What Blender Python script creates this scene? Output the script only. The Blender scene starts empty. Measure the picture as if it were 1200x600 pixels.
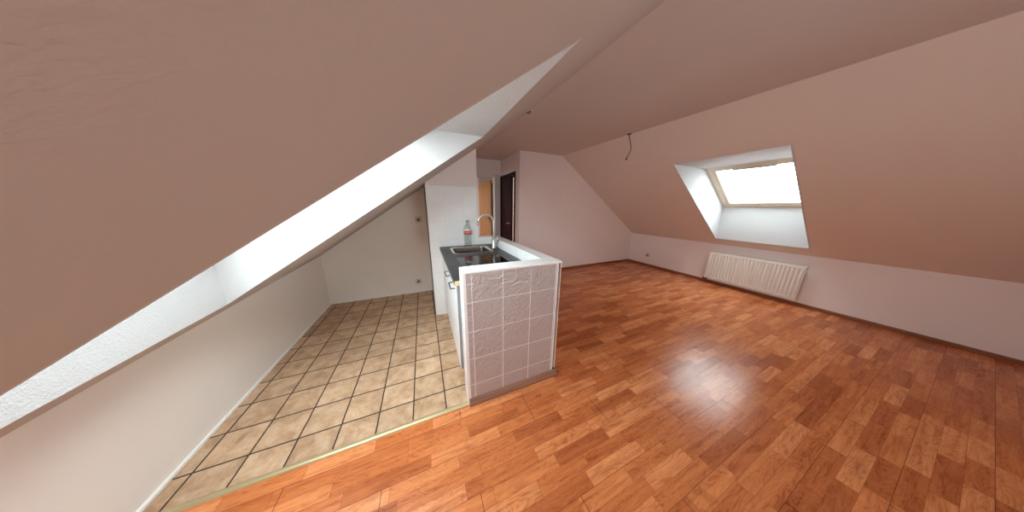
import bpy, bmesh, math, random
from mathutils import Vector, Matrix
random.seed(4)
S = bpy.context.scene
COL = S.collection
PI = math.pi

# ------------------------------------------------------------ camera
cam_d = bpy.data.cameras.new('camera'); cam = bpy.data.objects.new('camera', cam_d); COL.objects.link(cam)
cam_d.sensor_width = 36.0; cam_d.lens = 238.618 / 1200 * 36.0; cam_d.clip_start = 0.01; cam_d.clip_end = 100
_r = Vector((0.91835, -0.39565, 0.00941)); _d = Vector((-0.08535, -0.22122, -0.97148)); _f = Vector((0.38645, 0.89136, -0.23693))
_m = Matrix((( _r.x, -_d.x, -_f.x), (_r.y, -_d.y, -_f.y), (_r.z, -_d.z, -_f.z))).to_4x4()
_m.translation = Vector((-0.192, -1.146, 1.339))
cam.matrix_world = _m
S.camera = cam
# ------------------------------------------------------------ sky, light, exposure
SKY = 7.0
w = bpy.data.worlds.new('sky'); S.world = w; w.use_nodes = True
wn = w.node_tree; wn.nodes.clear()
wo = wn.nodes.new('ShaderNodeOutputWorld'); wb = wn.nodes.new('ShaderNodeBackground')
wtc = wn.nodes.new('ShaderNodeTexCoord'); wsx = wn.nodes.new('ShaderNodeSeparateXYZ'); wr = wn.nodes.new('ShaderNodeValToRGB')
wn.links.new(wtc.outputs['Generated'], wsx.inputs[0]); wn.links.new(wsx.outputs['Z'], wr.inputs[0])
wr.color_ramp.elements[0].position = 0.0; wr.color_ramp.elements[0].color = (0.88, 0.93, 0.97, 1)
wr.color_ramp.elements[1].position = 0.75; wr.color_ramp.elements[1].color = (0.80, 0.86, 0.90, 1)
wn.links.new(wr.outputs[0], wb.inputs['Color']); wb.inputs['Strength'].default_value = SKY
wn.links.new(wb.outputs[0], wo.inputs[0])
S.view_settings.view_transform = 'Standard'; S.view_settings.look = 'None'
S.view_settings.gamma = 1; S.view_settings.use_curve_mapping = False
S.view_settings.exposure = 1.16
cy = S.cycles
cy.max_bounces = 14; cy.diffuse_bounces = 10; cy.glossy_bounces = 5; cy.transmission_bounces = 10; cy.transparent_max_bounces = 12
cy.use_denoising = True; cy.caustics_reflective = False; cy.caustics_refractive = False; cy.sample_clamp_indirect = 8

# room measures (metres)
def Lz(x, y): return 1.6363 + 0.6929 * x + 0.0294 * y          # left roof slope
def Rz(x, y): return 3.9181 - 0.6930 * x - 0.0015 * y          # right roof slope
def Cz(y): return 2.2513 + 0.0145 * y                          # flat ceiling
def crL(y): return (Cz(y) - 1.6363 - 0.0294 * y) / 0.6929
def crR(y): return (3.9181 - 0.0015 * y - Cz(y)) / 0.6930
XL, XR = -1.463, 4.615
Y0, YG, YK, YE = -2.6, 2.353, 2.21, 5.6
H = 0.962

# ------------------------------------------------------------ node helper
class NT:
    def __init__(self, name, rough=0.6, metallic=0.0):
        self.m = bpy.data.materials.new(name); self.m.use_nodes = True
        self.t = self.m.node_tree; self.t.nodes.clear()
        self.out = self.t.nodes.new('ShaderNodeOutputMaterial')
        self.b = self.t.nodes.new('ShaderNodeBsdfPrincipled')
        self.t.links.new(self.b.outputs[0], self.out.inputs[0])
        self.b.inputs['Roughness'].default_value = rough; self.b.inputs['Metallic'].default_value = metallic
    def n(self, kind, **kw):
        nd = self.t.nodes.new(kind)
        for k, v in kw.items(): setattr(nd, k, v)
        return nd
    def put(self, sock, v):
        if isinstance(v, bpy.types.NodeSocket): self.t.links.new(v, sock)
        else: sock.default_value = v
    def math(self, op, a, b=0.0, c=0.0):
        nd = self.n('ShaderNodeMath', operation=op)
        self.put(nd.inputs[0], a); self.put(nd.inputs[1], b)
        if op in ('MULTIPLY_ADD', 'COMPARE', 'SMOOTH_MIN'): self.put(nd.inputs[2], c)
        return nd.outputs[0]
    def pos(self, obj=False):
        if obj: s = self.n('ShaderNodeTexCoord').outputs['Object']
        else: s = self.n('ShaderNodeNewGeometry').outputs['Position']
        x = self.n('ShaderNodeSeparateXYZ'); self.t.links.new(s, x.inputs[0])
        return s, x.outputs[0], x.outputs[1], x.outputs[2]
    def comb(self, x, y, z):
        c = self.n('ShaderNodeCombineXYZ')
        for i, v in enumerate((x, y, z)): self.put(c.inputs[i], v)
        return c.outputs[0]
    def noise(self, vec, scale, detail=2.0, rough=0.5, dist=0.0):
        nd = self.n('ShaderNodeTexNoise'); self.put(nd.inputs['Vector'], vec)
        nd.inputs['Scale'].default_value = scale; nd.inputs['Detail'].default_value = detail
        nd.inputs['Roughness'].default_value = rough; nd.inputs['Distortion'].default_value = dist
        return nd.outputs['Fac']
    def rnd(self, x, y, z=0.0):
        nd = self.n('ShaderNodeTexWhiteNoise', noise_dimensions='3D'); self.put(nd.inputs['Vector'], self.comb(x, y, z))
        return nd.outputs['Value']
    def mix(self, f, a, b, mode='MIX'):
        nd = self.n('ShaderNodeMix', data_type='RGBA', blend_type=mode)
        self.put(nd.inputs[0], f); self.put(nd.inputs[6], a); self.put(nd.inputs[7], b)
        return nd.outputs[2]
    def ramp(self, f, stops):
        nd = self.n('ShaderNodeValToRGB'); self.put(nd.inputs[0], f)
        e = nd.color_ramp.elements
        while len(e) < len(stops): e.new(0.5)
        for k, (p, c) in enumerate(stops): e[k].position = p; e[k].color = (*c, 1) if len(c) == 3 else c
        return nd.outputs[0]
    def color(self, v):
        self.put(self.b.inputs['Base Color'], (*v, 1) if isinstance(v, tuple) and len(v) == 3 else v)
    def bump(self, h, strength=0.3, dist=0.002):
        nd = self.n('ShaderNodeBump'); self.put(nd.inputs['Height'], h)
        nd.inputs['Strength'].default_value = strength; nd.inputs['Distance'].default_value = dist
        self.t.links.new(nd.outputs[0], self.b.inputs['Normal'])
    def edge(self, u, size, off, width):
        """1 inside the joint lines of a grid of pitch size, starting at off"""
        f = self.math('FRACT', self.math('DIVIDE', self.math('SUBTRACT', u, off - 50 * size), size))
        d = self.math('MINIMUM', f, self.math('SUBTRACT', 1.0, f))
        return self.math('LESS_THAN', d, width / size / 2)

def paint(name, col, chips=0.35, rough=0.75, scale=170):
    n = NT(name, rough); p, x, y, z = n.pos()
    k = n.noise(p, 1.3, 3, 0.6)
    n.color(n.mix(k, (*[c * 0.95 for c in col], 1), (*[min(c * 1.04, 0.95) for c in col], 1)))
    n.bump(n.math('POWER', n.noise(p, scale, 2, 0.6), 1.6), chips, 0.004)
    return n.m
def plain(name, col, rough=0.5, metallic=0.0, spec=None, var=0.06, scale=20):
    n = NT(name, rough, metallic); p, x, y, z = n.pos(True)
    k = n.noise(p, scale, 3)
    n.color(n.mix(k, (*[c * (1 - var) for c in col], 1), (*[min(1, c * (1 + var)) for c in col], 1)))
    return n.m
def wall_tile(name, col, grout, axes, size, off, joint=0.004, emboss=0.0, rough=0.2, relief=0.006):
    n = NT(name, rough); p, x, y, z = n.pos(); ax = {'x': x, 'y': y, 'z': z}
    u, v = ax[axes[0]], ax[axes[1]]
    e = n.math('MAXIMUM', n.edge(u, size, off[0], joint), n.edge(v, size, off[1], joint))
    k = n.noise(p, 9, 3, 0.6)
    base = n.mix(k, (*[c * 0.94 for c in col], 1), (*[min(0.95, c * 1.05) for c in col], 1))
    n.color(n.mix(e, base, (*grout, 1)))
    n.put(n.b.inputs['Roughness'], n.math('MULTIPLY_ADD', e, 0.6, rough))
    iu = n.math('FLOOR', n.math('DIVIDE', n.math('SUBTRACT', u, off[0]), size)); iv = n.math('FLOOR', n.math('DIVIDE', n.math('SUBTRACT', v, off[1]), size))
    sh = n.math('MULTIPLY', n.rnd(iu, iv), 7.0)
    q = n.comb(n.math('ADD', u, sh), v, sh)
    hgt = n.math('MULTIPLY', n.noise(q, 14, 1.0, 0.5, 2.6), emboss)
    hgt = n.math('SUBTRACT', hgt, n.math('MULTIPLY', e, 0.45))
    n.bump(hgt, 1.0, relief)
    return n.m

WALL = (0.80, 0.745, 0.70)
M = {}
M['slope'] = paint('woodchip_slope_shade_tone', (0.53, 0.48, 0.44), 0.2)  # darker copy of the white paint, shade on the slope put into its colour
M['ceiling'] = paint('painted_ceiling_shade_tone', (0.64, 0.595, 0.565), 0.12, scale=120)  # white paint toned down, ceiling shade put into the colour
M['slope_right'] = paint('painted_slope_bounce_tint', (0.76, 0.67, 0.60), 0.12, scale=120)  # orange bounce from the floor put into this slope's colour
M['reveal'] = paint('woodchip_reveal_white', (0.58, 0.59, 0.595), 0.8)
M['wall'] = paint('painted_wall', (0.87, 0.81, 0.79), 0.15)
M['kitchen_wall'] = paint('kitchen_wall_paint', (0.88, 0.85, 0.81), 0.15)
M['white_tile_y'] = wall_tile('white_tile_facing_front', (0.90, 0.91, 0.91), (0.82, 0.82, 0.81), 'xz', 0.2, (-0.152, 0.155), 0.003, 0.1, 0.42, 0.002)
M['white_tile_x'] = wall_tile('white_tile_facing_side', (0.90, 0.91, 0.92), (0.76, 0.76, 0.76), 'yz', 0.2, (0.155, 0.155), 0.003, 0.1)
M['white_tile_z'] = wall_tile('white_tile_on_top', (0.90, 0.91, 0.92), (0.76, 0.76, 0.76), 'xy', 0.2, (0.0446, 0.03), 0.003, 0.1)
M['front_tile'] = wall_tile('embossed_grey_rose_tile', (0.50, 0.43, 0.415), (0.88, 0.85, 0.84), 'xz', 0.2022, (0.0415, 0.158), 0.0048, 1.0, 0.26, 0.0085)
M['white_plastic'] = plain('white_plastic', (0.82, 0.82, 0.80), 0.35, var=0.02)
M['cabinet_white'] = plain('white_laminate_cabinet', (0.84, 0.86, 0.87), 0.3, var=0.015)
M['edge_shade'] = plain('grey_edge_shade', (0.42, 0.46, 0.52), 0.4, var=0.03)
M['dark'] = plain('dark_hole', (0.02, 0.017, 0.015), 0.7)
M['socket_plate'] = plain('aged_socket_plate', (0.56, 0.53, 0.49), 0.4, var=0.02)
M['socket_grey'] = plain('socket_insert', (0.16, 0.14, 0.12), 0.5)
M['handle_metal'] = plain('dark_metal_handle', (0.07, 0.07, 0.075), 0.35, 0.7)
M['steel'] = plain('brushed_steel', (0.60, 0.57, 0.54), 0.28, 1.0, var=0.08, scale=60)
M['sink_steel'] = plain('shaded_bowl_steel', (0.24, 0.215, 0.20), 0.33, 1.0, var=0.08, scale=60)  # darker copy of the steel, shade and reflections in the bowl put into colour
M['chrome'] = plain('chrome', (0.78, 0.76, 0.73), 0.12, 1.0, var=0.02)
M['glass_black'] = plain('black_ceramic_glass', (0.006, 0.006, 0.007), 0.04, var=0.01)
M['hob_mark'] = plain('hob_marking', (0.35, 0.34, 0.33), 0.3)
M['chipboard'] = plain('raw_chipboard', (0.62, 0.45, 0.25), 0.8, var=0.28, scale=180)
M['wire'] = plain('wire_brown', (0.10, 0.06, 0.045), 0.6)
M['window_frame'] = plain('pale_roof_window_frame', (0.70, 0.62, 0.50), 0.4, var=0.04)
M['radiator'] = plain('radiator_enamel', (0.80, 0.76, 0.70), 0.3, var=0.01)
M['mahogany'] = None

def wood(name, dark, light, axis='z', rough=0.4, scale=1.0):
    n = NT(name, rough); p, x, y, z = n.pos()
    sc = {'x': (2, 30, 30), 'y': (30, 2, 30), 'z': (30, 30, 2)}[axis]
    q = n.comb(n.math('MULTIPLY', x, sc[0] * scale), n.math('MULTIPLY', y, sc[1] * scale), n.math('MULTIPLY', z, sc[2] * scale))
    g = n.noise(q, 1.0, 4, 0.6, 0.6)
    n.color(n.ramp(g, [(0.3, dark), (0.7, light)])); n.bump(g, 0.1, 0.001)
    return n.m
M['mahogany'] = wood('dark_mahogany', (0.024, 0.003, 0.003), (0.045, 0.006, 0.006), 'z', 0.6)
M['mahogany'].node_tree.nodes['Principled BSDF'].inputs['Specular IOR Level'].default_value = 0.12
M['oak'] = wood('oak_door', (0.44, 0.185, 0.05), (0.58, 0.28, 0.10), 'z', 0.35)
M['skirt'] = wood('brown_skirting_x', (0.20, 0.06, 0.025), (0.32, 0.11, 0.045), 'x', 0.4)
M['skirt_y'] = wood('brown_skirting_y', (0.20, 0.06, 0.025), (0.32, 0.11, 0.045), 'y', 0.4)
M['skirt_grey'] = wood('worn_skirting', (0.20, 0.095, 0.06), (0.34, 0.18, 0.12), 'x', 0.35)

def laminate():
    n = NT('cherry_strip_laminate', 0.30); n.b.inputs['Specular IOR Level'].default_value = 0.26; p, x, y, z = n.pos()
    yy = n.math('ADD', y, 0.074)
    W = 0.0655
    row = n.math('FLOOR', n.math('DIVIDE', yy, W)); brd = n.math('FLOOR', n.math('DIVIDE', yy, W * 3))
    L = n.math('MULTIPLY_ADD', n.rnd(row, 3.0), 0.16, 0.27)
    u = n.math('DIVIDE', n.math('ADD', x, n.math('MULTIPLY_ADD', n.rnd(row, 1.0), 5.0, 20.0)), L)
    col = n.math('FLOOR', u)
    tone = n.rnd(row, col, 0.5)
    shift = n.math('MULTIPLY', n.rnd(row, col, 4.2), 13.0)
    xs = n.math('ADD', x, shift)
    q = n.comb(n.math('MULTIPLY', xs, 2.6), n.math('MULTIPLY', y, 34.0), shift)
    g1 = n.noise(q, 1.0, 4, 0.62, 0.8)
    q2 = n.comb(n.math('MULTIPLY', xs, 2.6), n.math('MULTIPLY', y, 14.0), shift)
    g2 = n.noise(q2, 1.0, 2, 0.5, 2.2)
    wav = n.math('ABSOLUTE', n.math('SINE', n.math('MULTIPLY', g2, 24.0)))
    base = n.ramp(tone, [(0.0, (0.39, 0.110, 0.036)), (0.25, (0.50, 0.150, 0.049)), (0.7, (0.60, 0.202, 0.070)), (1.0, (0.69, 0.265, 0.105))])
    k = n.math('ADD', n.math('MULTIPLY', g1, 0.78), n.math('MULTIPLY', wav, 0.15))
    c = n.mix(1.0, base, n.ramp(k, [(0.28, (0.60, 0.47, 0.42)), (0.43, (0.89, 0.83, 0.80)), (0.56, (1.03, 1.03, 1.03)), (0.76, (1.20, 1.30, 1.40))]), 'MULTIPLY')
    knots = n.ramp(n.noise(n.comb(n.math('MULTIPLY', xs, 4.0), n.math('MULTIPLY', y, 9.0), shift), 1.0, 2, 0.5, 1.0), [(0.58, (0, 0, 0)), (0.72, (1, 1, 1))])
    c = n.mix(n.math('MULTIPLY', knots, 0.28), c, (0.22, 0.055, 0.02, 1))
    # strip joints faint, board joints dark
    ub = n.math('DIVIDE', n.math('ADD', n.math('ADD', x, 0.487 + 128.5), n.math('MULTIPLY', n.math('ADD', brd, 2.0), 0.437)), 1.285)
    fe = n.math('FRACT', ub); de = n.math('MINIMUM', fe, n.math('SUBTRACT', 1.0, fe))
    endj = n.math('LESS_THAN', de, 0.0011)
    fb = n.math('FRACT', n.math('DIVIDE', yy, W * 3)); db = n.math('MINIMUM', fb, n.math('SUBTRACT', 1.0, fb))
    sidej = n.math('LESS_THAN', db, 0.0045)
    fs = n.math('FRACT', u); ds = n.math('MINIMUM', fs, n.math('SUBTRACT', 1.0, fs))
    fr = n.math('FRACT', n.math('DIVIDE', yy, W)); dr = n.math('MINIMUM', fr, n.math('SUBTRACT', 1.0, fr))
    soft = n.math('MAXIMUM', n.math('LESS_THAN', ds, 0.004), n.math('LESS_THAN', dr, 0.014))
    c = n.mix(n.math('MULTIPLY', soft, 0.4), c, (0.16, 0.04, 0.015, 1))
    c = n.mix(n.math('MULTIPLY', sidej, 0.75), c, (0.07, 0.02, 0.01, 1))
    c = n.mix(n.math('MULTIPLY', endj, 0.9), c, (0.03, 0.012, 0.01, 1))
    n.color(c)
    n.put(n.b.inputs['Roughness'], n.math('MULTIPLY_ADD', n.noise(p, 3, 3), 0.08, 0.18))
    n.bump(n.math('SUBTRACT', n.math('MULTIPLY', g1, 0.25), n.math('MAXIMUM', sidej, endj)), 0.25, 0.001)
    return n.m
M['laminate'] = laminate()

def floor_tile():
    n = NT('beige_floor_tile', 0.42); p, x, y, z = n.pos()
    T = 0.205; ox, oy = -0.7693, 0.1815
    pn = n.noise(p, 14, 2, 0.5)
    xw = n.math('MULTIPLY_ADD', n.math('SUBTRACT', pn, 0.5), 0.004, x); yw = n.math('MULTIPLY_ADD', n.math('SUBTRACT', pn, 0.5), 0.004, y)
    e = n.math('MAXIMUM', n.edge(xw, T, ox, 0.0085), n.edge(yw, T, oy, 0.0085))
    ix = n.math('FLOOR', n.math('DIVIDE', n.math('SUBTRACT', x, ox), T)); iy = n.math('FLOOR', n.math('DIVIDE', n.math('SUBTRACT', y, oy), T))
    t = n.rnd(ix, iy)
    sh = n.math('MULTIPLY', t, 9.0)
    q = n.comb(n.math('ADD', x, sh), n.math('ADD', y, sh), sh)
    a = n.noise(q, 11, 5, 0.65, 0.5); b = n.noise(q, 60, 3, 0.6)
    base = n.ramp(n.math('ADD', n.math('MULTIPLY', a, 0.8), n.math('MULTIPLY', b, 0.2)), [(0.32, (0.34, 0.195, 0.110)), (0.50, (0.53, 0.345, 0.215)), (0.70, (0.68, 0.49, 0.34))])
    base = n.mix(1.0, base, n.ramp(t, [(0, (0.86, 0.84, 0.82)), (1, (1.08, 1.08, 1.08))]), 'MULTIPLY')
    n.color(n.mix(e, base, (0.035, 0.020, 0.012, 1)))
    n.put(n.b.inputs['Roughness'], n.math('MULTIPLY_ADD', e, 0.4, 0.42))
    n.bump(n.math('SUBTRACT', n.math('MULTIPLY', a, 0.3), e), 0.5, 0.003)
    return n.m
M['floor_tile'] = floor_tile()

def slate():
    n = NT('dark_slate_worktop', 0.38); n.b.inputs['Specular IOR Level'].default_value = 0.3; p, x, y, z = n.pos()
    a = n.noise(p, 9, 6, 0.65, 0.7); b = n.noise(n.comb(n.math('MULTIPLY', x, 60), n.math('MULTIPLY', y, 14), 0.0), 1, 3)
    c = n.ramp(a, [(0.3, (0.008, 0.009, 0.010)), (0.55, (0.030, 0.032, 0.035)), (0.75, (0.11, 0.113, 0.118))])
    n.color(n.mix(n.math('MULTIPLY', b, 0.2), c, (0.10, 0.10, 0.105, 1)))
    n.bump(a, 0.3, 0.003)
    return n.m
M['slate'] = slate()
def clear(name, tint=(1, 1, 1), ior=1.45, rough=0.0):
    n = NT(name, rough); n.b.inputs['Transmission Weight'].default_value = 1.0; n.b.inputs['IOR'].default_value = ior
    n.color(tint); return n.m
def pane(name='window_pane', tint=(0.94, 0.97, 0.96, 1), base=0.03, edge=0.5):
    n = NT(name); n.t.nodes.remove(n.b)
    tr = n.n('ShaderNodeBsdfTransparent'); gl = n.n('ShaderNodeBsdfGlossy'); gl.inputs['Roughness'].default_value = 0.02
    lw = n.n('ShaderNodeLayerWeight'); lw.inputs[0].default_value = 0.5; fr = n.n('ShaderNodeMath', operation='MULTIPLY_ADD'); n.t.links.new(n.math('POWER', lw.outputs['Facing'], 5.0), fr.inputs[0]); fr.inputs[1].default_value = edge; fr.inputs[2].default_value = base; mx = n.n('ShaderNodeMixShader')
    tr.inputs[0].default_value = tint
    n.t.links.new(fr.outputs[0], mx.inputs[0]); n.t.links.new(tr.outputs[0], mx.inputs[1]); n.t.links.new(gl.outputs[0], mx.inputs[2])
    n.t.links.new(mx.outputs[0], n.out.inputs[0]); return n.m
M['pane'] = pane()
M['bottle'] = pane('clear_bottle_plastic', (0.84, 0.90, 0.86, 1), 0.10, 0.8)
def strip_metal():
    n = NT('pale_brass_strip', 0.35, 0.35); p, x, y, z = n.pos()
    n.color(n.ramp(n.noise(n.comb(n.math('MULTIPLY', x, 3), n.math('MULTIPLY', y, 200), 0.0), 1, 3), [(0.3, (0.40, 0.32, 0.17)), (0.7, (0.54, 0.45, 0.27))]))
    return n.m
M['strip'] = strip_metal()
def bottle_label():
    n = NT('red_white_bottle_label', 0.4); p, x, y, z = n.pos(True)
    ang = n.math('ARCTAN2', y, x)
    wv = n.math('MULTIPLY_ADD', n.math('SINE', n.math('MULTIPLY', ang, 9.0)), 0.006, n.math('MULTIPLY_ADD', n.math('SINE', n.math('MULTIPLY', ang, 23.0)), 0.004, 0.168))
    script = n.math('LESS_THAN', n.math('ABSOLUTE', n.math('SUBTRACT', z, wv)), 0.0028)
    n.color(n.mix(n.math('MAXIMUM', script, n.math('GREATER_THAN', z, 0.188)), (0.62, 0.04, 0.03, 1), (0.9, 0.86, 0.84, 1))); return n.m
M['label_red'] = bottle_label()
M['cap'] = plain('grey_cap', (0.35, 0.33, 0.33), 0.4)

# ------------------------------------------------------------ mesh helpers
class MB:
    def __init__(self): self.v = []; self.f = []; self.s = []
    def add(self, vs, fs, smooth=False):
        o = len(self.v); self.v += [tuple(p) for p in vs]
        for f in fs: self.f.append([o + i for i in f]); self.s.append(smooth)
        return self
    def box(self, x0, x1, y0, y1, z0, z1):
        v = [(x, y, z) for x in (x0, x1) for y in (y0, y1) for z in (z0, z1)]
        return self.add(v, [(0, 1, 3, 2), (4, 6, 7, 5), (0, 4, 5, 1), (2, 3, 7, 6), (0, 2, 6, 4), (1, 5, 7, 3)])
    def slab(self, quad, off):
        q = [Vector(p) for p in quad]; off = Vector(off); n = len(q)
        v = q + [p + off for p in q]
        return self.add(v, [tuple(range(n)), tuple(range(2 * n - 1, n - 1, -1))] + [(i, (i + 1) % n, n + (i + 1) % n, n + i) for i in range(n)])
    def tube(self, pts, r, seg=10, caps=True):
        pts = [Vector(p) for p in pts]; rs = r if isinstance(r, (list, tuple)) else [r] * len(pts)
        vs = []; t0 = (pts[1] - pts[0]).normalized()
        up = Vector((0, 0, 1)) if abs(t0.z) < 0.9 else Vector((1, 0, 0))
        a = t0.cross(up).normalized()
        for i, p in enumerate(pts):
            t = (pts[min(i + 1, len(pts) - 1)] - pts[max(i - 1, 0)]).normalized()
            a = (a - t * a.dot(t)).normalized(); b = t.cross(a)
            for k in range(seg):
                an = 2 * PI * k / seg; vs.append(p + (a * math.cos(an) + b * math.sin(an)) * rs[i])
        fs = [(i * seg + k, i * seg + (k + 1) % seg, (i + 1) * seg + (k + 1) % seg, (i + 1) * seg + k) for i in range(len(pts) - 1) for k in range(seg)]
        if caps: fs += [tuple(range(seg))[::-1], tuple(range((len(pts) - 1) * seg, len(pts) * seg))]
        return self.add(vs, fs, True)
    def lathe(self, prof, c, seg=28, closed=True):
        vs = [(c[0] + r * math.cos(2 * PI * k / seg), c[1] + r * math.sin(2 * PI * k / seg), c[2] + z) for r, z in prof for k in range(seg)]
        m = len(prof)
        fs = [(i * seg + k, i * seg + (k + 1) % seg, (i + 1) * seg + (k + 1) % seg, (i + 1) * seg + k) for i in range(m - 1) for k in range(seg)]
        if closed: fs += [tuple(range(seg))[::-1], tuple(range((m - 1) * seg, m * seg))]
        return self.add(vs, fs, True)
    def loft(self, loops, cap_first=False, cap_last=False, smooth=True):
        n = len(loops[0]); vs = [p for l in loops for p in l]
        fs = [(i * n + k, i * n + (k + 1) % n, (i + 1) * n + (k + 1) % n, (i + 1) * n + k) for i in range(len(loops) - 1) for k in range(n)]
        if cap_first: fs.append(tuple(range(n))[::-1])
        if cap_last: fs.append(tuple(range((len(loops) - 1) * n, len(loops) * n)))
        return self.add(vs, fs, smooth)
    def build(self, name, mat, parent=None, base=None, bevel=0.0, label=None, recalc=True, seg=2):
        me = bpy.data.meshes.new(name); base = Vector(base) if base is not None else (Vector(parent['_b']) if parent is not None and '_b' in parent else Vector((0, 0, 0)))
        me.from_pydata([tuple(Vector(p) - base) for p in self.v], [], self.f)
        for p, s in zip(me.polygons, self.s): p.use_smooth = s
        if recalc:
            bm = bmesh.new(); bm.from_mesh(me); bmesh.ops.recalc_face_normals(bm, faces=bm.faces); bm.to_mesh(me); bm.free()
        mats = mat if isinstance(mat, list) else [mat]
        for mm in mats: me.materials.append(mm)
        o = bpy.data.objects.new(name, me); COL.objects.link(o)
        if parent is not None: o.parent = parent
        else: o.location = base
        if parent is not None and '_b' in parent:
            o.location = base - Vector(parent['_b'])
        o['_b'] = list(base)
        if bevel:
            b = o.modifiers.new('bevel', 'BEVEL'); b.width = bevel; b.segments = seg; b.limit_method = 'ANGLE'
        if label: o['label'] = label
        return o

def struct(o, label=None, cat=None):
    o['kind'] = 'structure'
    if label: o['label'] = label
    if cat: o['category'] = cat
    return o
def thing(name, label, cat, base, group=None):
    o = bpy.data.objects.new(name, None); COL.objects.link(o); o.location = base; o['_b'] = list(base)
    o.empty_display_size = 0.05
    o['label'] = label; o['category'] = cat
    if group: o['group'] = group
    return o
def tag(o, label, cat, group=None):
    o['label'] = label; o['category'] = cat
    if group: o['group'] = group
    return o
def rrect(x0, x1, y0, y1, r, z, n=6):
    out = []
    for cx, cyy, a0 in ((x1 - r, y1 - r, 0), (x0 + r, y1 - r, PI / 2), (x0 + r, y0 + r, PI), (x1 - r, y0 + r, 1.5 * PI)):
        for k in range(n + 1):
            a = a0 + k * PI / 2 / n; out.append((cx + r * math.cos(a), cyy + r * math.sin(a), z))
    return out

# ------------------------------------------------------------ room shell
TH = 0.10
o = MB().box(XL - 0.1, XR + 0.1, Y0 - 0.1, 0.0, -0.1, 0).box(0.62, XR + 0.1, 0.0, 1.40, -0.1, 0).box(0.0, XR + 0.1, 1.40, YE, -0.1, 0).build('floor', M['laminate']); struct(o, 'orange brown cherry strip laminate floor')
o = MB().box(XL - 0.1, 0.62, 0.0, 1.40, -0.1, 0).box(XL - 0.1, 0.0, 1.40, 2.31, -0.1, 0).build('floor.001', M['floor_tile']); struct(o, 'beige square tiles with dark joints on the kitchen floor')
o = MB().box(XL - 0.1, 0.0, 2.31, YE, -0.1, 0).build('floor.002', M['laminate']); struct(o)

def slope_with_holes(fz, xa, xb, holes, off, name, mat, label):
    """roof slope between xa(y) and xb(y); holes = (x0, x1, y0, y1)"""
    mb = MB()
    P = lambda x, y: (x, y, fz(x, y))
    hs = sorted(holes, key=lambda h: h[2]); y = Y0 - 0.1
    def full(y0, y1): mb.slab([P(xa(y0), y0), P(xb(y0), y0), P(xb(y1), y1), P(xa(y1), y1)], off)
    for x0, x1, h0, h1 in hs:
        h0 -= 0.014; h1 += 0.014
        full(y, h0)
        mb.slab([P(xa(h0), h0), P(x0, h0), P(x0, h1), P(xa(h1), h1)], off)
        mb.slab([P(x1, h0), P(xb(h0), h0), P(xb(h1), h1), P(x1, h1)], off)
        y = h1
    full(y, YE)
    return struct(mb.build(name, mat), label)

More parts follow.
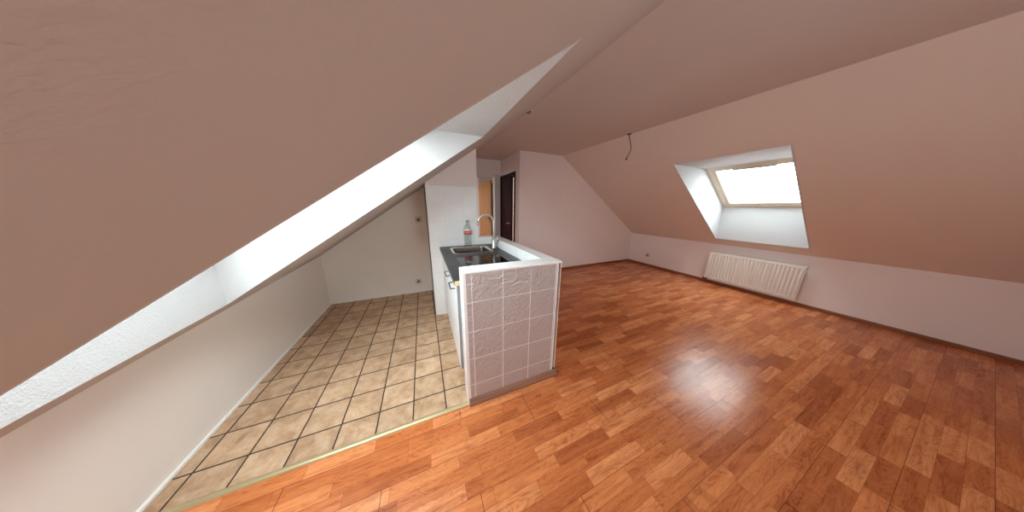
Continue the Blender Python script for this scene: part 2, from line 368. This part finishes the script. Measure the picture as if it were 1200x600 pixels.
def roof_window(idx, fz, x_top, x_bot, y0, y1, side, label, D=0.43):
    """lined shaft (level top, upright bottom) and a framed pane outside the slope; side -1 left, +1 right"""
    sa = 0.5695; ca = 0.822
    dt = side * D / sa; db = D / ca
    A = lambda y: Vector((x_top, y, fz(x_top, y)))
    B = lambda y: Vector((x_bot, y, fz(x_bot, y)))
    At = lambda y: A(y) + Vector((dt, 0, 0)); Bt = lambda y: B(y) + Vector((0, 0, db))
    t = 0.014
    mb = MB()
    mb.slab([A(y0), At(y0), At(y1), A(y1)], (0, 0, t))
    mb.slab([B(y0), B(y1), Bt(y1), Bt(y0)], (side * t, 0, 0))
    for y, s in ((y0, -1), (y1, 1)): mb.slab([A(y), At(y), Bt(y), B(y)], (0, s * t, 0))
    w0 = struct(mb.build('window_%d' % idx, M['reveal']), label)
    # frame ring lying in the plane of the pane
    C = [At(y0), At(y1), Bt(y1), Bt(y0)]
    u = (C[1] - C[0]).normalized(); v = (C[3] - C[0]).normalized(); nn = Vector((side * sa, 0, ca))
    Lu = (C[1] - C[0]).length; Lv = (C[3] - C[0]).length
    def rect(a0, a1, b0, b1, m, th=0.04, lo=0.0):
        q = [C[0] + u * a0 + v * b0, C[0] + u * a1 + v * b0, C[0] + u * a1 + v * b1, C[0] + u * a0 + v * b1]
        m.slab([p + nn * lo for p in q], nn * th)
    fm = MB(); fw = 0.06
    rect(-0.03, Lu + 0.03, -0.03, fw, fm); rect(-0.03, Lu + 0.03, Lv - fw, Lv + 0.03, fm)
    rect(-0.03, fw, fw, Lv - fw, fm); rect(Lu - fw, Lu + 0.03, fw, Lv - fw, fm)
    fr = fm.build('window_frame', M['window_frame'], w0, bevel=0.004)
    sm = MB(); e = fw
    rect(e, Lu - e, e, e + 0.035, sm, 0.025, 0.01); rect(e, Lu - e, Lv - e - 0.035, Lv - e, sm, 0.025, 0.01)
    rect(e, e + 0.035, e + 0.035, Lv - e - 0.035, sm, 0.025, 0.01); rect(Lu - e - 0.035, Lu - e, e + 0.035, Lv - e - 0.035, sm, 0.025, 0.01)
    sm.build('window_sash', M['window_frame'], w0)
    hb = MB(); pa = C[0] + u * (Lu * 0.3) + v * (e + 0.02) - nn * 0.012; pb = C[0] + u * (Lu * 0.7) + v * (e + 0.02) - nn * 0.012
    hb.tube([pa, pb], 0.008); hb.tube([pa, pa + nn * 0.02], 0.006); hb.tube([pb, pb + nn * 0.02], 0.006)
    hb.build('handle', M['steel'], w0)
    pm = MB(); rect(e + 0.03, Lu - e - 0.03, e + 0.03, Lv - e - 0.03, pm, 0.004, 0.02); pm.build('glass', M['pane'], w0)
    # daylight portal lying on the outside of the pane
    lt = bpy.data.lights.new('sky_portal_%d' % idx, 'AREA'); lt.shape = 'RECTANGLE'; lt.size = Lu + 0.06; lt.size_y = Lv + 0.06; lt.cycles.is_portal = True
    lo = bpy.data.objects.new('sky_portal_%d' % idx, lt); COL.objects.link(lo)
    zc = nn; xc = u; yc = zc.cross(xc)
    mm = Matrix((xc, yc, zc)).transposed().to_4x4(); mm.translation = (C[0] + C[2]) / 2 + nn * 0.06
    lo.matrix_world = mm

SL = 0.26
holesL = [(-1.25, 0.2627, -0.567, 0.4608), (-0.9, 0.25, 4.0, 5.0)]
holesR = [(2.9125, 4.45, -0.28, 0.6758), (2.6, 4.45, 2.58, 3.70)]
offL = (-0.02, 0, 0.05); offR = (0.02, 0, 0.05)
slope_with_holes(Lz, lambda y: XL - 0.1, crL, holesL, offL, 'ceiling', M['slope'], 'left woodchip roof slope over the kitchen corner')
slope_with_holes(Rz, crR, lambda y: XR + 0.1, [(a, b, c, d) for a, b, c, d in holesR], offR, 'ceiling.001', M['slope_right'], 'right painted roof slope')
ya, yb = Y0 - 0.1, YE
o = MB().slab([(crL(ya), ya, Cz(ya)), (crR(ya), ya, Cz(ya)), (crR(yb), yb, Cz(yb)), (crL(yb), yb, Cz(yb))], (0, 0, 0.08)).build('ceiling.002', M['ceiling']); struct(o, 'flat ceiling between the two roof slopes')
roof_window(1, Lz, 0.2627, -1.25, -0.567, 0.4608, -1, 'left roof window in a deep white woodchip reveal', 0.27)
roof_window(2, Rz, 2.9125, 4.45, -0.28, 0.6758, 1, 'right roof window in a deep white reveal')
roof_window(3, Lz, 0.25, -0.9, 4.0, 5.0, -1, 'unseen roof window added to light the room behind the hallway', 0.2)  # added out of view so daylight reaches the oak door
roof_window(4, Rz, 2.6, 4.45, 2.58, 3.70, 1, 'unseen roof window added to light the room behind the dark door', 0.15)  # added out of view to brighten the gap beside the dark door


def roofz(x, y):
    return min(Lz(x, y), Cz(y), Rz(x, y))
def wall_y(name, xs, y0, y1, mat, label=None, z0=0.0, up=0.03):
    """wall across the room; its top follows the roof"""
    pts = sorted(set([xs[0], xs[1]] + [c for c in (crL(y0), crR(y0)) if xs[0] < c < xs[1]]))
    q = [(x, y0, roofz(x, y0) + up) for x in pts] + [(xs[1], y0, z0), (xs[0], y0, z0)]
    return struct(MB().slab(q, (0, y1 - y0, 0)).build(name, mat), label)
def wall_x(name, x0, x1, y0, y1, mat, label=None, z0=0.0, up=0.03):
    xf = x1 if x1 < 1 else x0
    q = [(x0, y0, z0), (x0, y1, z0), (x0, y1, roofz(x0, y1) + up), (x0, y0, roofz(x0, y0) + up)]
    mb = MB(); v = q + [(x1, y0, z0), (x1, y1, z0), (x1, y1, roofz(x1, y1) + up), (x1, y0, roofz(x1, y0) + up)]
    mb.add(v, [(0, 1, 2, 3), (7, 6, 5, 4), (0, 4, 5, 1), (1, 5, 6, 2), (2, 6, 7, 3), (3, 7, 4, 0)])
    return struct(mb.build(name, mat), label)

wall_x('wall_left', XL - 0.1, XL, Y0, YE, M['kitchen_wall'], 'low wall under the left roof slope')
wall_x('wall_right', XR, XR + 0.1, Y0, YE, M['wall'], 'low wall under the right roof slope')
NX0, NX1, NZ0, NZ1 = 0.15, 1.20, 0.75, 1.60
wall_y('wall_near', (XL - 0.1, NX0), Y0 - 0.1, Y0, M['wall'])
wall_y('wall_near.001', (NX1, XR + 0.1), Y0 - 0.1, Y0, M['wall'])
wall_y('wall_near.002', (NX0, NX1), Y0 - 0.1, Y0, M['wall'], z0=NZ1)
struct(MB().box(NX0, NX1, Y0 - 0.1, Y0, 0, NZ0).build('wall_near.003', M['wall']))
fm = MB(); yw0, yw1 = Y0 - 0.08, Y0 - 0.03
fm.box(NX0, NX1, yw0, yw1, NZ0, NZ0 + 0.07).box(NX0, NX1, yw0, yw1, NZ1 - 0.07, NZ1).box(NX0, NX0 + 0.07, yw0, yw1, NZ0 + 0.07, NZ1 - 0.07).box(NX1 - 0.07, NX1, yw0, yw1, NZ0 + 0.07, NZ1 - 0.07).box((NX0 + NX1) / 2 - 0.05, (NX0 + NX1) / 2 + 0.05, yw0, yw1, NZ0 + 0.07, NZ1 - 0.07)
w6 = struct(fm.build('window_5', M['white_plastic'], bevel=0.004), 'two-light gable window added behind the camera for fill light')  # unseen window added in the near wall as fill light
MB().box(NX0 + 0.07, (NX0 + NX1) / 2 - 0.05, Y0 - 0.06, Y0 - 0.055, NZ0 + 0.07, NZ1 - 0.07).build('glass', M['pane'], w6)
MB().box((NX0 + NX1) / 2 + 0.05, NX1 - 0.07, Y0 - 0.06, Y0 - 0.055, NZ0 + 0.07, NZ1 - 0.07).build('glass', M['pane'], w6)
lt = bpy.data.lights.new('sky_portal_5', 'AREA'); lt.shape = 'RECTANGLE'; lt.size = NX1 - NX0; lt.size_y = NZ1 - NZ0; lt.cycles.is_portal = True
lo = bpy.data.objects.new('sky_portal_5', lt); COL.objects.link(lo)
lo.location = ((NX0 + NX1) / 2, Y0 - 0.1, (NZ0 + NZ1) / 2); lo.rotation_euler = (PI / 2, 0, 0)
wall_y('wall_far', (XL - 0.1, XR + 0.1), YE, YE + 0.1, M['wall'])
wall_y('wall_kitchen', (XL, -0.10), YK, YK + 0.1, M['kitchen_wall'], 'plain kitchen end wall under the roof slope')
wp = wall_y('wall_partition', (-0.142, 0.43), 1.353, 3.34, M['wall'], 'partition wall behind the sink, tiled below and painted above')
tl = MB().box(-0.152, 0.421, 1.343, 1.353, 0, 1.555).box(-0.152, -0.142, 1.343, 1.50, 0, 1.555).build('wall_tiling', M['white_tile_y'], wp, label='glossy white wall tiles')
MB().box(-0.1555, -0.1515, 1.339, 1.345, 1.45, 1.545).build('tile_edge_strip', M['socket_grey'], wp)
wall_y('wall_gable', (1.46, XR), YG, YG + 0.12, M['wall'], 'pinkish white end wall of the living room')
# hallway: right-hand wall with the dark door, end wall with the opening
wall_x('wall_hall_right', 1.46, 1.58, YG + 0.12, 2.56, M['wall'])
wall_x('wall_hall_right.001', 1.46, 1.58, 2.56, 3.31, M['wall'], z0=1.945)
wall_x('wall_hall_right.002', 1.46, 1.58, 3.31, 3.34, M['wall'])
wall_x('wall_hall_beyond', 1.80, 1.90, 3.44, YE, M['wall'])
wall_y('wall_hall_beyond.001', (1.46, 1.90), 3.34, 3.44, M['wall'])
wall_y('wall_hall_end', (0.43, 1.46), 3.34, 3.44, M['wall'], z0=2.0)
wall_y('wall_hall_end.001', (0.30, 0.52), 3.34, 3.44, M['wall'])
MB  # (openings are left free between these pieces)
o = MB().box(1.318, 1.46, 3.325, 3.46, 0, 1.99).box(0.52, 1.318, 3.325, 3.46, 1.95, 2.0).box(0.43, 0.52, 3.325, 3.46, 0, 2.0).build('trim_2', M['white_plastic'], bevel=0.004); struct(o, 'white door lining at the end of the hallway')

# dark door in the hallway
fr = MB(); fr.box(1.445, 1.595, 2.53, 2.575, 0, 1.972).box(1.445, 1.595, 3.28, 3.335, 0, 1.972).box(1.445, 1.595, 2.575, 3.28, 1.915, 1.972)
d1 = struct(fr.build('door_1', M['mahogany'], bevel=0.004), 'dark mahogany door and frame in the hallway')
hinge = Vector((1.50, 3.275, 0)); an = math.radians(0.0)
dirv = Vector((math.sin(an), -math.cos(an), 0)); nv = Vector((math.cos(an), math.sin(an), 0))
def leafbox(mb, a0, a1, z0, z1, n0, n1, h, dv, nvv):
    q = [h + dv * a0 + nvv * n0, h + dv * a1 + nvv * n0, h + dv * a1 + nvv * n1, h + dv * a0 + nvv * n1]
    mb.slab([p + Vector((0, 0, z0)) for p in q], (0, 0, z1 - z0))
lm = MB(); leafbox(lm, 0, 0.54, 0.01, 1.91, -0.04, 0.0, hinge, dirv, nv)
lf = lm.build('door_leaf', M['mahogany'], d1, bevel=0.003)
pm = MB()
for z0, z1 in ((0.2, 0.85), (1.05, 1.75)): leafbox(pm, 0.10, 0.46, z0, z1, -0.046, -0.038, hinge, dirv, nv)
pm.build('door_panel', M['mahogany'], lf, bevel=0.004)
hm = MB(); hp = hinge + dirv * 0.52 + Vector((0, 0, 1.0)) - nv * 0.04
hm.tube([hp, hp - nv * 0.05], 0.009); hm.tube([hp - nv * 0.05, hp - nv * 0.05 - dirv * 0.11], 0.008)
hm.build('door_handle', M['chrome'], lf)

# oak door standing open beyond the hallway end
oh = Vector((1.36, 4.92, 0)); oe = Vector((1.425, 3.99, 0)); dv = (oe - oh).normalized(); n2 = Vector((-dv.y, dv.x, 0))
if n2.x > 0: n2 = -n2
lm = MB(); leafbox(lm, 0, (oe - oh).length, 0.01, 1.97, -0.04, 0.0, oh, dv, n2)
d2 = struct(lm.build('door_2', M['oak'], bevel=0.003), 'warm oak door leaf standing open beyond the hallway')
hm = MB(); hp = oe - dv * 0.07 + Vector((0, 0, 1.03))
leafbox(hm, (oe - oh).length - 0.09, (oe - oh).length - 0.05, 0.93, 1.12, 0.0, 0.008, oh, dv, n2)
hm.tube([hp, hp + n2 * 0.05], 0.009); hm.tube([hp + n2 * 0.05, hp + n2 * 0.05 - dv * 0.11], 0.009)
hm.build('door_handle', M['handle_metal'], d2)
# its frame on the cross wall further back
o = struct(MB().box(1.37, 1.80, 4.93, 5.03, 0, 2.2).build('wall_hall_back', M['wall']))

d3 = struct(MB().box(1.765, 1.80, 4.15, 4.925, 0, 2.0).build('door_3', M['mahogany'], bevel=0.003), 'dark door added further back as the dark strip beyond the hallway')  # added to give the dark strip beside the oak leaf
MB().box(1.757, 1.765, 4.25, 4.83, 0.2, 1.85).build('door_panel', M['mahogany'], d3)

# skirtings and strips
def skirt_x(name, x0, x1, yw, sgn, mat, h=0.045, d=0.014, label=None):
    q = [(x0, yw, 0), (x0, yw + sgn * d, 0), (x0, yw + sgn * d, h * 0.75), (x0, yw + sgn * d * 0.45, h), (x0, yw, h)]
    return struct(MB().slab(q, (x1 - x0, 0, 0)).build(name, mat), label)
def skirt_y(name, y0, y1, xw, sgn, mat, h=0.045, d=0.014, label=None):
    q = [(xw, y0, 0), (xw + sgn * d, y0, 0), (xw + sgn * d, y0, h * 0.75), (xw + sgn * d * 0.45, y0, h), (xw, y0, h)]
    return struct(MB().slab(q, (0, y1 - y0, 0)).build(name, mat), label)
skirt_x('baseboard_gable', 1.46, XR, YG, -1, M['skirt'], label='thin brown skirting along the end wall')
skirt_y('baseboard_right', Y0, YG, XR, -1, M['skirt_y'], label='thin brown skirting along the right knee wall')
skirt_x('baseboard_near', XL, XR, Y0, 1, M['skirt'])
skirt_y('baseboard_left_near', Y0, 0, XL, 1, M['skirt_y'])
skirt_x('baseboard_kitchen', XL, -0.10, YK, -1, M['kitchen_wall'], 0.018, 0.012, 'pale sealing strip along the kitchen end wall')
skirt_y('baseboard_kitchen_left', 0.03, YK, XL, 1, M['kitchen_wall'], 0.018, 0.012)
ts = MB(); ts.slab([(XL, 0.0, 0.0005), (XL, 0.004, 0.005), (XL, 0.012, 0.0075), (XL, 0.024, 0.0075), (XL, 0.033, 0.001)], (-XL - 0.001, 0, 0))
struct(ts.build('trim_1', M['strip']), 'pale brass strip between kitchen tiles and laminate')

# ------------------------------------------------------------ tiled half wall
hw = thing('tiled_half_wall', 'white edged half wall clad in embossed grey rose tiles around the sink counter', 'half wall', (0.33, 0.06, 0))
b = MB(); b.box(0.001, 0.668, 0.010, 0.125, 0.0, H - 0.004)
b.box(0.603, 0.692, 0.125, 1.353, 0.0, H - 0.004)
b.box(0.432, 0.692, 1.353, 1.45, 0.0, H - 0.004).build('core', M['wall'], hw)
f = MB(); f.box(0.009, 0.655, 0.0, 0.010, 0.0, 0.948); f.build('tiled_front', M['front_tile'], hw, label='embossed grey rose tiles with white joints')
MB().box(-0.008, 0.009, 0.0005, 0.125, 0.0, 0.948).build('side_tiling', M['white_tile_x'], hw, label='white tiled narrow end face')
t = MB(); t.box(-0.008, 0.700, -0.0015, 0.125, 0.948, H)
t.build('ledge_front', M['white_tile_z'], hw, bevel=0.003, label='white tiled top of the front piece')
MB().box(0.5925, 0.700, 0.1255, 1.353, 0.948, H).box(0.421, 0.700, 1.3535, 1.455, 0.948, H).build('ledge_side', M['white_tile_z'], hw, bevel=0.003, label='long tiled top along the side')
MB().box(0.5925, 0.603, 0.125, 1.343, 0.84, 0.9479).build('splash_tiling', M['white_tile_x'], hw, label='white glossy splash tiles')
MB().box(0.4215, 0.5925, 1.343, 1.353, 0.84, 0.9479).build('splash_tiling', M['white_tile_y'], hw)
MB().box(0.655, 0.669, -0.0012, 0.010, 0.055, 0.9475).build('edge_profile', M['white_plastic'], hw, label='white plastic corner profile')
MB().box(0.692, 0.700, 0.010, 1.45, 0.05, 0.9475).build('outer_face', M['wall'], hw)
q = [(-0.004, 0.0, 0), (-0.004, -0.022, 0), (-0.004, -0.022, 0.014), (-0.004, -0.014, 0.034), (-0.004, -0.010, 0.046), (-0.004, 0.0, 0.052)]
MB().slab(q, (0.712, 0, 0)).build('skirting', M['skirt_grey'], hw, bevel=0.002, label='worn brown skirting strip along the foot')
q = [(0.700, -0.012, 0), (0.716, -0.012, 0), (0.716, -0.012, 0.034), (0.700, -0.012, 0.05)]
MB().slab(q, (0, 1.46, 0)).build('skirting', M['skirt_y'], hw)

# ------------------------------------------------------------ base cabinets
ZC = 0.868
def cabinet(y0, y1, doors, label, handles=True):
    c = thing('base_cabinet', label, 'cabinet', (0.28, (y0 + y1) / 2, 0), 'white base cabinets under the worktop')
    m = MB(); t = 0.016
    m.box(0, 0.56, y0, y0 + t, 0.12, 0.832).box(0, 0.56, y1 - t, y1, 0.12, 0.832).box(0, 0.56, y0 + t, y1 - t, 0.12, 0.136)
    m.box(0.552, 0.56, y0 + t, y1 - t, 0.136, 0.832)
    m.build('carcass', M['cabinet_white'], c)
    MB().box(0.03, 0.046, y0, y1, 0.0, 0.119).build('plinth', M['cabinet_white'], c, label='white plinth board')
    for a, bb in doors:
        dd = MB().box(-0.020, -0.001, a + 0.002, bb - 0.002, 0.125, 0.828).build('door', M['cabinet_white'], c, bevel=0.0015)
        MB().box(-0.0195, -0.0015, a + 0.0005, a + 0.002, 0.127, 0.826).build('door_edge_shade', M['edge_shade'], dd, label='shade on the door edge, put in as a grey strip')  # grey strip, shade on the white door's edge put into its colour
        if handles:
            mid = (a + bb) / 2; z = 0.757; hl = 0.066
            g = MB(); g.tube([(-0.020, mid - hl, z), (-0.046, mid - hl, z), (-0.0505, mid - hl + 0.004, z), (-0.0505, mid + hl - 0.004, z), (-0.046, mid + hl, z), (-0.020, mid + hl, z)], 0.0045, 8)
            g.build('handle', M['handle_metal'], dd, label='dark bow handle')
    return c
cabinet(0.20, 0.80, [(0.20, 0.50), (0.50, 0.80)], 'white base cabinet under the hob with two dark bow handles')
cabinet(0.802, 1.338, [(0.802, 1.338)], 'white base cabinet under the sink with a plain door', False)
MB  # worktop with the sink opening
wt = MB().box(-0.040, 0.5915, 0.1275, 1.3415, ZC - 0.034, ZC).build('kitchen_worktop', M['slate'], base=(0.28, 0.74, ZC - 0.034))
cut = MB().loft([rrect(0.075, 0.475, 0.895, 1.235, 0.06, 0.8), rrect(0.075, 0.475, 0.895, 1.235, 0.06, 0.9)], True, True).build('cutter', M['slate'])
bo = wt.modifiers.new('b', 'BOOLEAN'); bo.object = cut; bo.operation = 'DIFFERENCE'; bo.solver = 'EXACT'
dg = bpy.context.evaluated_depsgraph_get(); nm = bpy.data.meshes.new_from_object(wt.evaluated_get(dg)); wt.modifiers.clear(); wt.data = nm
bpy.data.objects.remove(cut)
tag(wt, 'dark slate look kitchen worktop with the sink and black hob', 'worktop')
MB().box(-0.0395, -0.0012, 0.1255, 0.1275, ZC - 0.0335, ZC - 0.001).build('cut_end', M['chipboard'], wt, label='raw chipboard cut end')

# ------------------------------------------------------------ sink
sk = thing('kitchen_sink', 'stainless steel inset sink with rounded corners at the partition wall end', 'sink', (0.275, 1.065, ZC))
def rr(i, z, r): return rrect(0.058 + i, 0.490 - i, 0.872 + i, 1.258 - i, r, z)
rm = MB().loft([rr(0.0, ZC + 0.0005, 0.075), rr(0.003, ZC + 0.004, 0.073), rr(0.012, ZC + 0.0055, 0.07), rr(0.022, ZC + 0.004, 0.065), rr(0.027, ZC + 0.0005, 0.06), rr(0.030, ZC - 0.01, 0.058)])
rm.build('rim', M['chrome'], sk, label='bright rolled steel rim')
bw = MB().loft([rr(0.030, ZC - 0.0095, 0.058), rr(0.034, ZC - 0.08, 0.055), rr(0.040, ZC - 0.135, 0.05), rr(0.055, ZC - 0.150, 0.045), rr(0.10, ZC - 0.156, 0.03), rr(0.165, ZC - 0.158, 0.012)], cap_last=True)
bw.build('bowl', M['sink_steel'], sk)
MB().lathe([(0.0, -0.001), (0.012, 0.0), (0.03, 0.003), (0.04, 0.002), (0.042, -0.001)], (0.28, 1.065, ZC - 0.157), closed=False).build('drain', M['chrome'], sk)
MB().lathe([(0.004, 0.0), (0.011, 0.003), (0.011, 0.006), (0.004, 0.009)], (0.28, 1.065, ZC - 0.155), 16).build('drain_plug', M['dark'], sk)

# ------------------------------------------------------------ tap
fx, fy = 0.535, 1.065
fc = thing('kitchen_tap', 'tall brushed steel arched kitchen tap between sink and ledge', 'tap', (fx, fy, ZC))
MB().lathe([(0.001, 0), (0.027, 0.0), (0.027, 0.004), (0.021, 0.010), (0.0195, 0.075), (0.0175, 0.088), (0.0115, 0.095), (0.001, 0.096)], (fx, fy, ZC)).build('body', M['steel'], fc)
R = 0.088; zc = 1.160
arc = [(fx, fy, ZC + 0.09), (fx, fy, 1.0), (fx, fy, 1.08), (fx, fy, zc)]
for k in range(1, 15):
    a = PI * k / 15 * 1.07; arc.append((fx - R + R * math.cos(a), fy + 0.012 * k / 15, zc + R * math.sin(a)))
MB().tube(arc, 0.0105, 14).build('spout', M['steel'], fc)
e = Vector(arc[-1]); ed = (Vector(arc[-1]) - Vector(arc[-2])).normalized()
MB().tube([e - ed * 0.004, e + ed * 0.024], 0.0125, 14).build('aerator', M['chrome'], fc)
MB().tube([(fx + 0.017, fy, ZC + 0.055), (fx + 0.034, fy, ZC + 0.058)], 0.011, 14).build('lever_base', M['steel'], fc)
MB().tube([(fx + 0.036, fy, ZC + 0.058), (fx + 0.040, fy - 0.01, ZC + 0.09), (fx + 0.044, fy - 0.02, ZC + 0.135)], [0.006, 0.005, 0.0045], 10).build('lever', M['steel'], fc)

# ------------------------------------------------------------ hob
hb = thing('ceramic_hob', 'black glass hob set in the worktop behind the tiled front', 'hob', (0.27, 0.47, ZC))
MB().loft([rrect(0.055, 0.487, 0.195, 0.735, 0.012, ZC + 0.0002), rrect(0.055, 0.487, 0.195, 0.735, 0.012, ZC + 0.004), rrect(0.058, 0.484, 0.198, 0.732, 0.010, ZC + 0.0055)], True, True, False).build('glass_plate', M['glass_black'], hb)
for (cx, cyy, r) in ((0.17, 0.60, 0.085), (0.37, 0.60, 0.068), (0.17, 0.34, 0.068), (0.37, 0.34, 0.085)):
    MB().lathe([(r - 0.0012, 0.0), (r - 0.0012, 0.0003), (r, 0.0003), (r, 0.0)], (cx, cyy, ZC + 0.0055), 40, False).build('cooking_zone', M['hob_mark'], hb)

# ------------------------------------------------------------ bottle
bc = (0.285, 1.292, ZC)
bt = thing('water_bottle', 'clear plastic bottle with a red label standing behind the sink', 'bottle', bc)
MB().lathe([(0.001, 0.006), (0.030, 0.0), (0.041, 0.006), (0.043, 0.02), (0.041, 0.05), (0.043, 0.08), (0.0415, 0.11), (0.0435, 0.14), (0.0435, 0.205), (0.041, 0.225), (0.030, 0.252), (0.018, 0.272), (0.0135, 0.283), (0.0135, 0.290)], bc, 32, False).build('body', M['bottle'], bt)
MB().lathe([(0.0440, 0.145), (0.0443, 0.147), (0.0443, 0.203), (0.0438, 0.205)], bc, 32, False).build('label_band', M['label_red'], bt, label='red label with white script')
MB().lathe([(0.001, 0.284), (0.016, 0.284), (0.0165, 0.288), (0.0165, 0.304), (0.014, 0.307), (0.001, 0.307)], bc, 24).build('cap', M['cap'], bt)

# ------------------------------------------------------------ sockets
def socket(c, nrm, label, size=0.08, dark=True):
    """c on the wall, nrm = unit vector into the room"""
    n = Vector(nrm); u = Vector((0, 0, 1)); s = n.cross(u); c = Vector(c)
    pl = M['socket_plate']; t = thing('wall_socket', label, 'socket', tuple(c - u * size / 2), 'wall sockets')
    def ring(h, d, r=0.006, k=3):
        out = []
        for su, sv, a0 in ((1, 1, 0), (-1, 1, PI / 2), (-1, -1, PI), (1, -1, 1.5 * PI)):
            for j in range(k + 1):
                a = a0 + j * PI / 2 / k
                out.append(c + s * (su * (h - r) + r * math.cos(a)) + u * (sv * (h - r) + r * math.sin(a)) + n * d)
        return out
    h = size / 2
    MB().loft([ring(h, 0.0), ring(h, 0.007), ring(h - 0.004, 0.010), ring(h - 0.012, 0.010)], False, False, False).build('cover_plate', pl, t)
    def circ(r, d, k=24): return [c + s * (r * math.cos(2 * PI * j / k)) + u * (r * math.sin(2 * PI * j / k)) + n * d for j in range(k)]
    sq = ring(h - 0.012, 0.0098)
    MB().loft([ring(h - 0.012, 0.004), ring(h - 0.012, 0.0098)], True, True, False).build('centre', M['white_plastic'], t)
    ins = MB().loft([circ(0.0215, 0.0100), circ(0.0215, 0.0112), circ(0.019, 0.0112), circ(0.018, 0.0104)], False, True, False)
    ins.build('insert', M['socket_grey'], t, label='dark round insert')
    hm = MB()
    for k in (-1, 1): hm.tube([c + s * 0.0095 * k + n * 0.0104, c + s * 0.0095 * k + n * 0.0109], 0.003, 10)
    hm.build('pin_hole', M['dark'], t)
    return t
socket((-0.256, YK, 1.135), (0, -1, 0), 'square wall socket high on the kitchen end wall beside the tiled partition')
socket((-0.337, YK, 0.180), (0, -1, 0), 'square wall socket low on the kitchen end wall just above the floor tiles')
socket((XR, 1.885, 0.25), (-1, 0, 0), 'small wall socket low on the right knee wall near the far corner')

# ------------------------------------------------------------ ceiling wire and hook
def rz(x, y): return roofz(x, y)
wx, wy = 2.362, 0.955; wz = rz(wx, wy)
cw = thing('hanging_ceiling_wire', 'bare brown lamp wire hanging from a dark hole at the ceiling crease', 'wire', (wx, wy, wz))
MB().lathe([(0.001, -0.004), (0.026, -0.004), (0.030, -0.001), (0.030, 0.004), (0.001, 0.004)], (wx, wy, wz), 20).build('ceiling_box', M['dark'], cw)
pts = [(wx, wy, wz - 0.003), (wx + 0.012, wy, 2.215), (wx + 0.033, wy - 0.004, 2.165), (wx + 0.052, wy - 0.006, 2.12), (wx + 0.058, wy - 0.004, 2.08), (wx + 0.046, wy, 2.04), (wx + 0.026, wy + 0.004, 2.005), (wx + 0.016, wy + 0.006, 1.975)]
MB().tube(pts, 0.0052, 8).build('cable', M['wire'], cw)
MB().tube([pts[-1], (wx + 0.010, wy + 0.008, 1.957)], 0.010, 8).build('connector', M['wire'], cw)
MB().tube([(wx, wy, wz - 0.004), (wx - 0.03, wy, wz - 0.014), (wx - 0.042, wy + 0.005, wz - 0.012)], 0.004, 8).build('wire_end', M['wire'], cw)
hx, hy = 0.885, 0.925; hz = rz(hx, hy)
hk = thing('ceiling_hook', 'small dark hook in the crease between left slope and ceiling', 'hook', (hx, hy, hz))
MB().lathe([(0.001, -0.003), (0.011, -0.003), (0.012, 0.003), (0.001, 0.003)], (hx, hy, hz), 14).build('plate', M['dark'], hk)
MB().tube([(hx, hy, hz), (hx, hy, hz - 0.012), (hx - 0.012, hy, hz - 0.018), (hx - 0.03, hy, hz - 0.018), (hx - 0.04, hy, hz - 0.012)], 0.0038, 8).build('hook', M['dark'], hk)

# ------------------------------------------------------------ radiator under the right window
ra = thing('radiator', 'flat white panel radiator on the right knee wall below the roof window', 'radiator', (XR - 0.06, 0.27, 0.10))
y0r, y1r = -0.30, 0.73
XW = XR - 0.03
rp = MB(); N = 26
for k in range(N):
    a = y0r + (y1r - y0r) * k / N; bb = y0r + (y1r - y0r) * (k + 1) / N; mdl = (a + bb) / 2
    rp.slab([(XW - 0.075, a + 0.008, 0.13), (XW - 0.082, mdl - 0.006, 0.13), (XW - 0.082, mdl + 0.006, 0.13), (XW - 0.075, bb - 0.008, 0.13), (XW - 0.06, bb, 0.13), (XW - 0.06, a, 0.13)], (0, 0, 0.42))
rp.box(XW - 0.078, XW - 0.058, y0r, y1r, 0.10, 0.13).box(XW - 0.078, XW - 0.058, y0r, y1r, 0.55, 0.58)
rp.build('front_panel', M['radiator'], ra)
MB().box(XW - 0.080, XW - 0.03, y0r - 0.004, y0r + 0.002, 0.10, 0.585).build('side_cover', M['radiator'], ra)
MB().box(XW - 0.080, XW - 0.03, y1r - 0.002, y1r + 0.004, 0.10, 0.585).build('side_cover', M['radiator'], ra)
MB().box(XW - 0.058, XW - 0.03, y0r + 0.003, y1r - 0.003, 0.11, 0.575).build('rear_panel', M['radiator'], ra)
for yy in (y0r + 0.15, y1r - 0.15): MB().box(XW - 0.03, XR - 0.003, yy - 0.012, yy + 0.012, 0.15, 0.5).build('bracket', M['radiator'], ra)
MB().tube([(XW - 0.05, y1r - 0.03, 0.10), (XW - 0.05, y1r - 0.03, 0.075), (XW - 0.045, y1r + 0.01, 0.07), (XW - 0.03, y1r + 0.035, 0.072), (XR - 0.002, y1r + 0.04, 0.074)], 0.009, 10).build('pipe', M['wire'], ra, label='dark pipe into the wall')
MB().tube([(XW - 0.05, y1r - 0.03, 0.10), (XW - 0.05, y1r - 0.03, 0.084)], 0.014, 12).build('valve', M['wire'], ra)

# chipped board joint in the laminate
ch = MB(); ch.slab([(2.13, -0.2685, 0.0), (2.175, -0.264, 0.0), (2.215, -0.2705, 0.0), (2.17, -0.276, 0.0)], (0, 0, 0.0006))
tag(ch.build('floor_chip', M['dark'], base=(2.17, -0.27, 0)), 'dark chipped spot at a board joint in the right of the laminate', 'chip')

for o in list(bpy.data.objects):
    if '_b' in o: del o['_b']
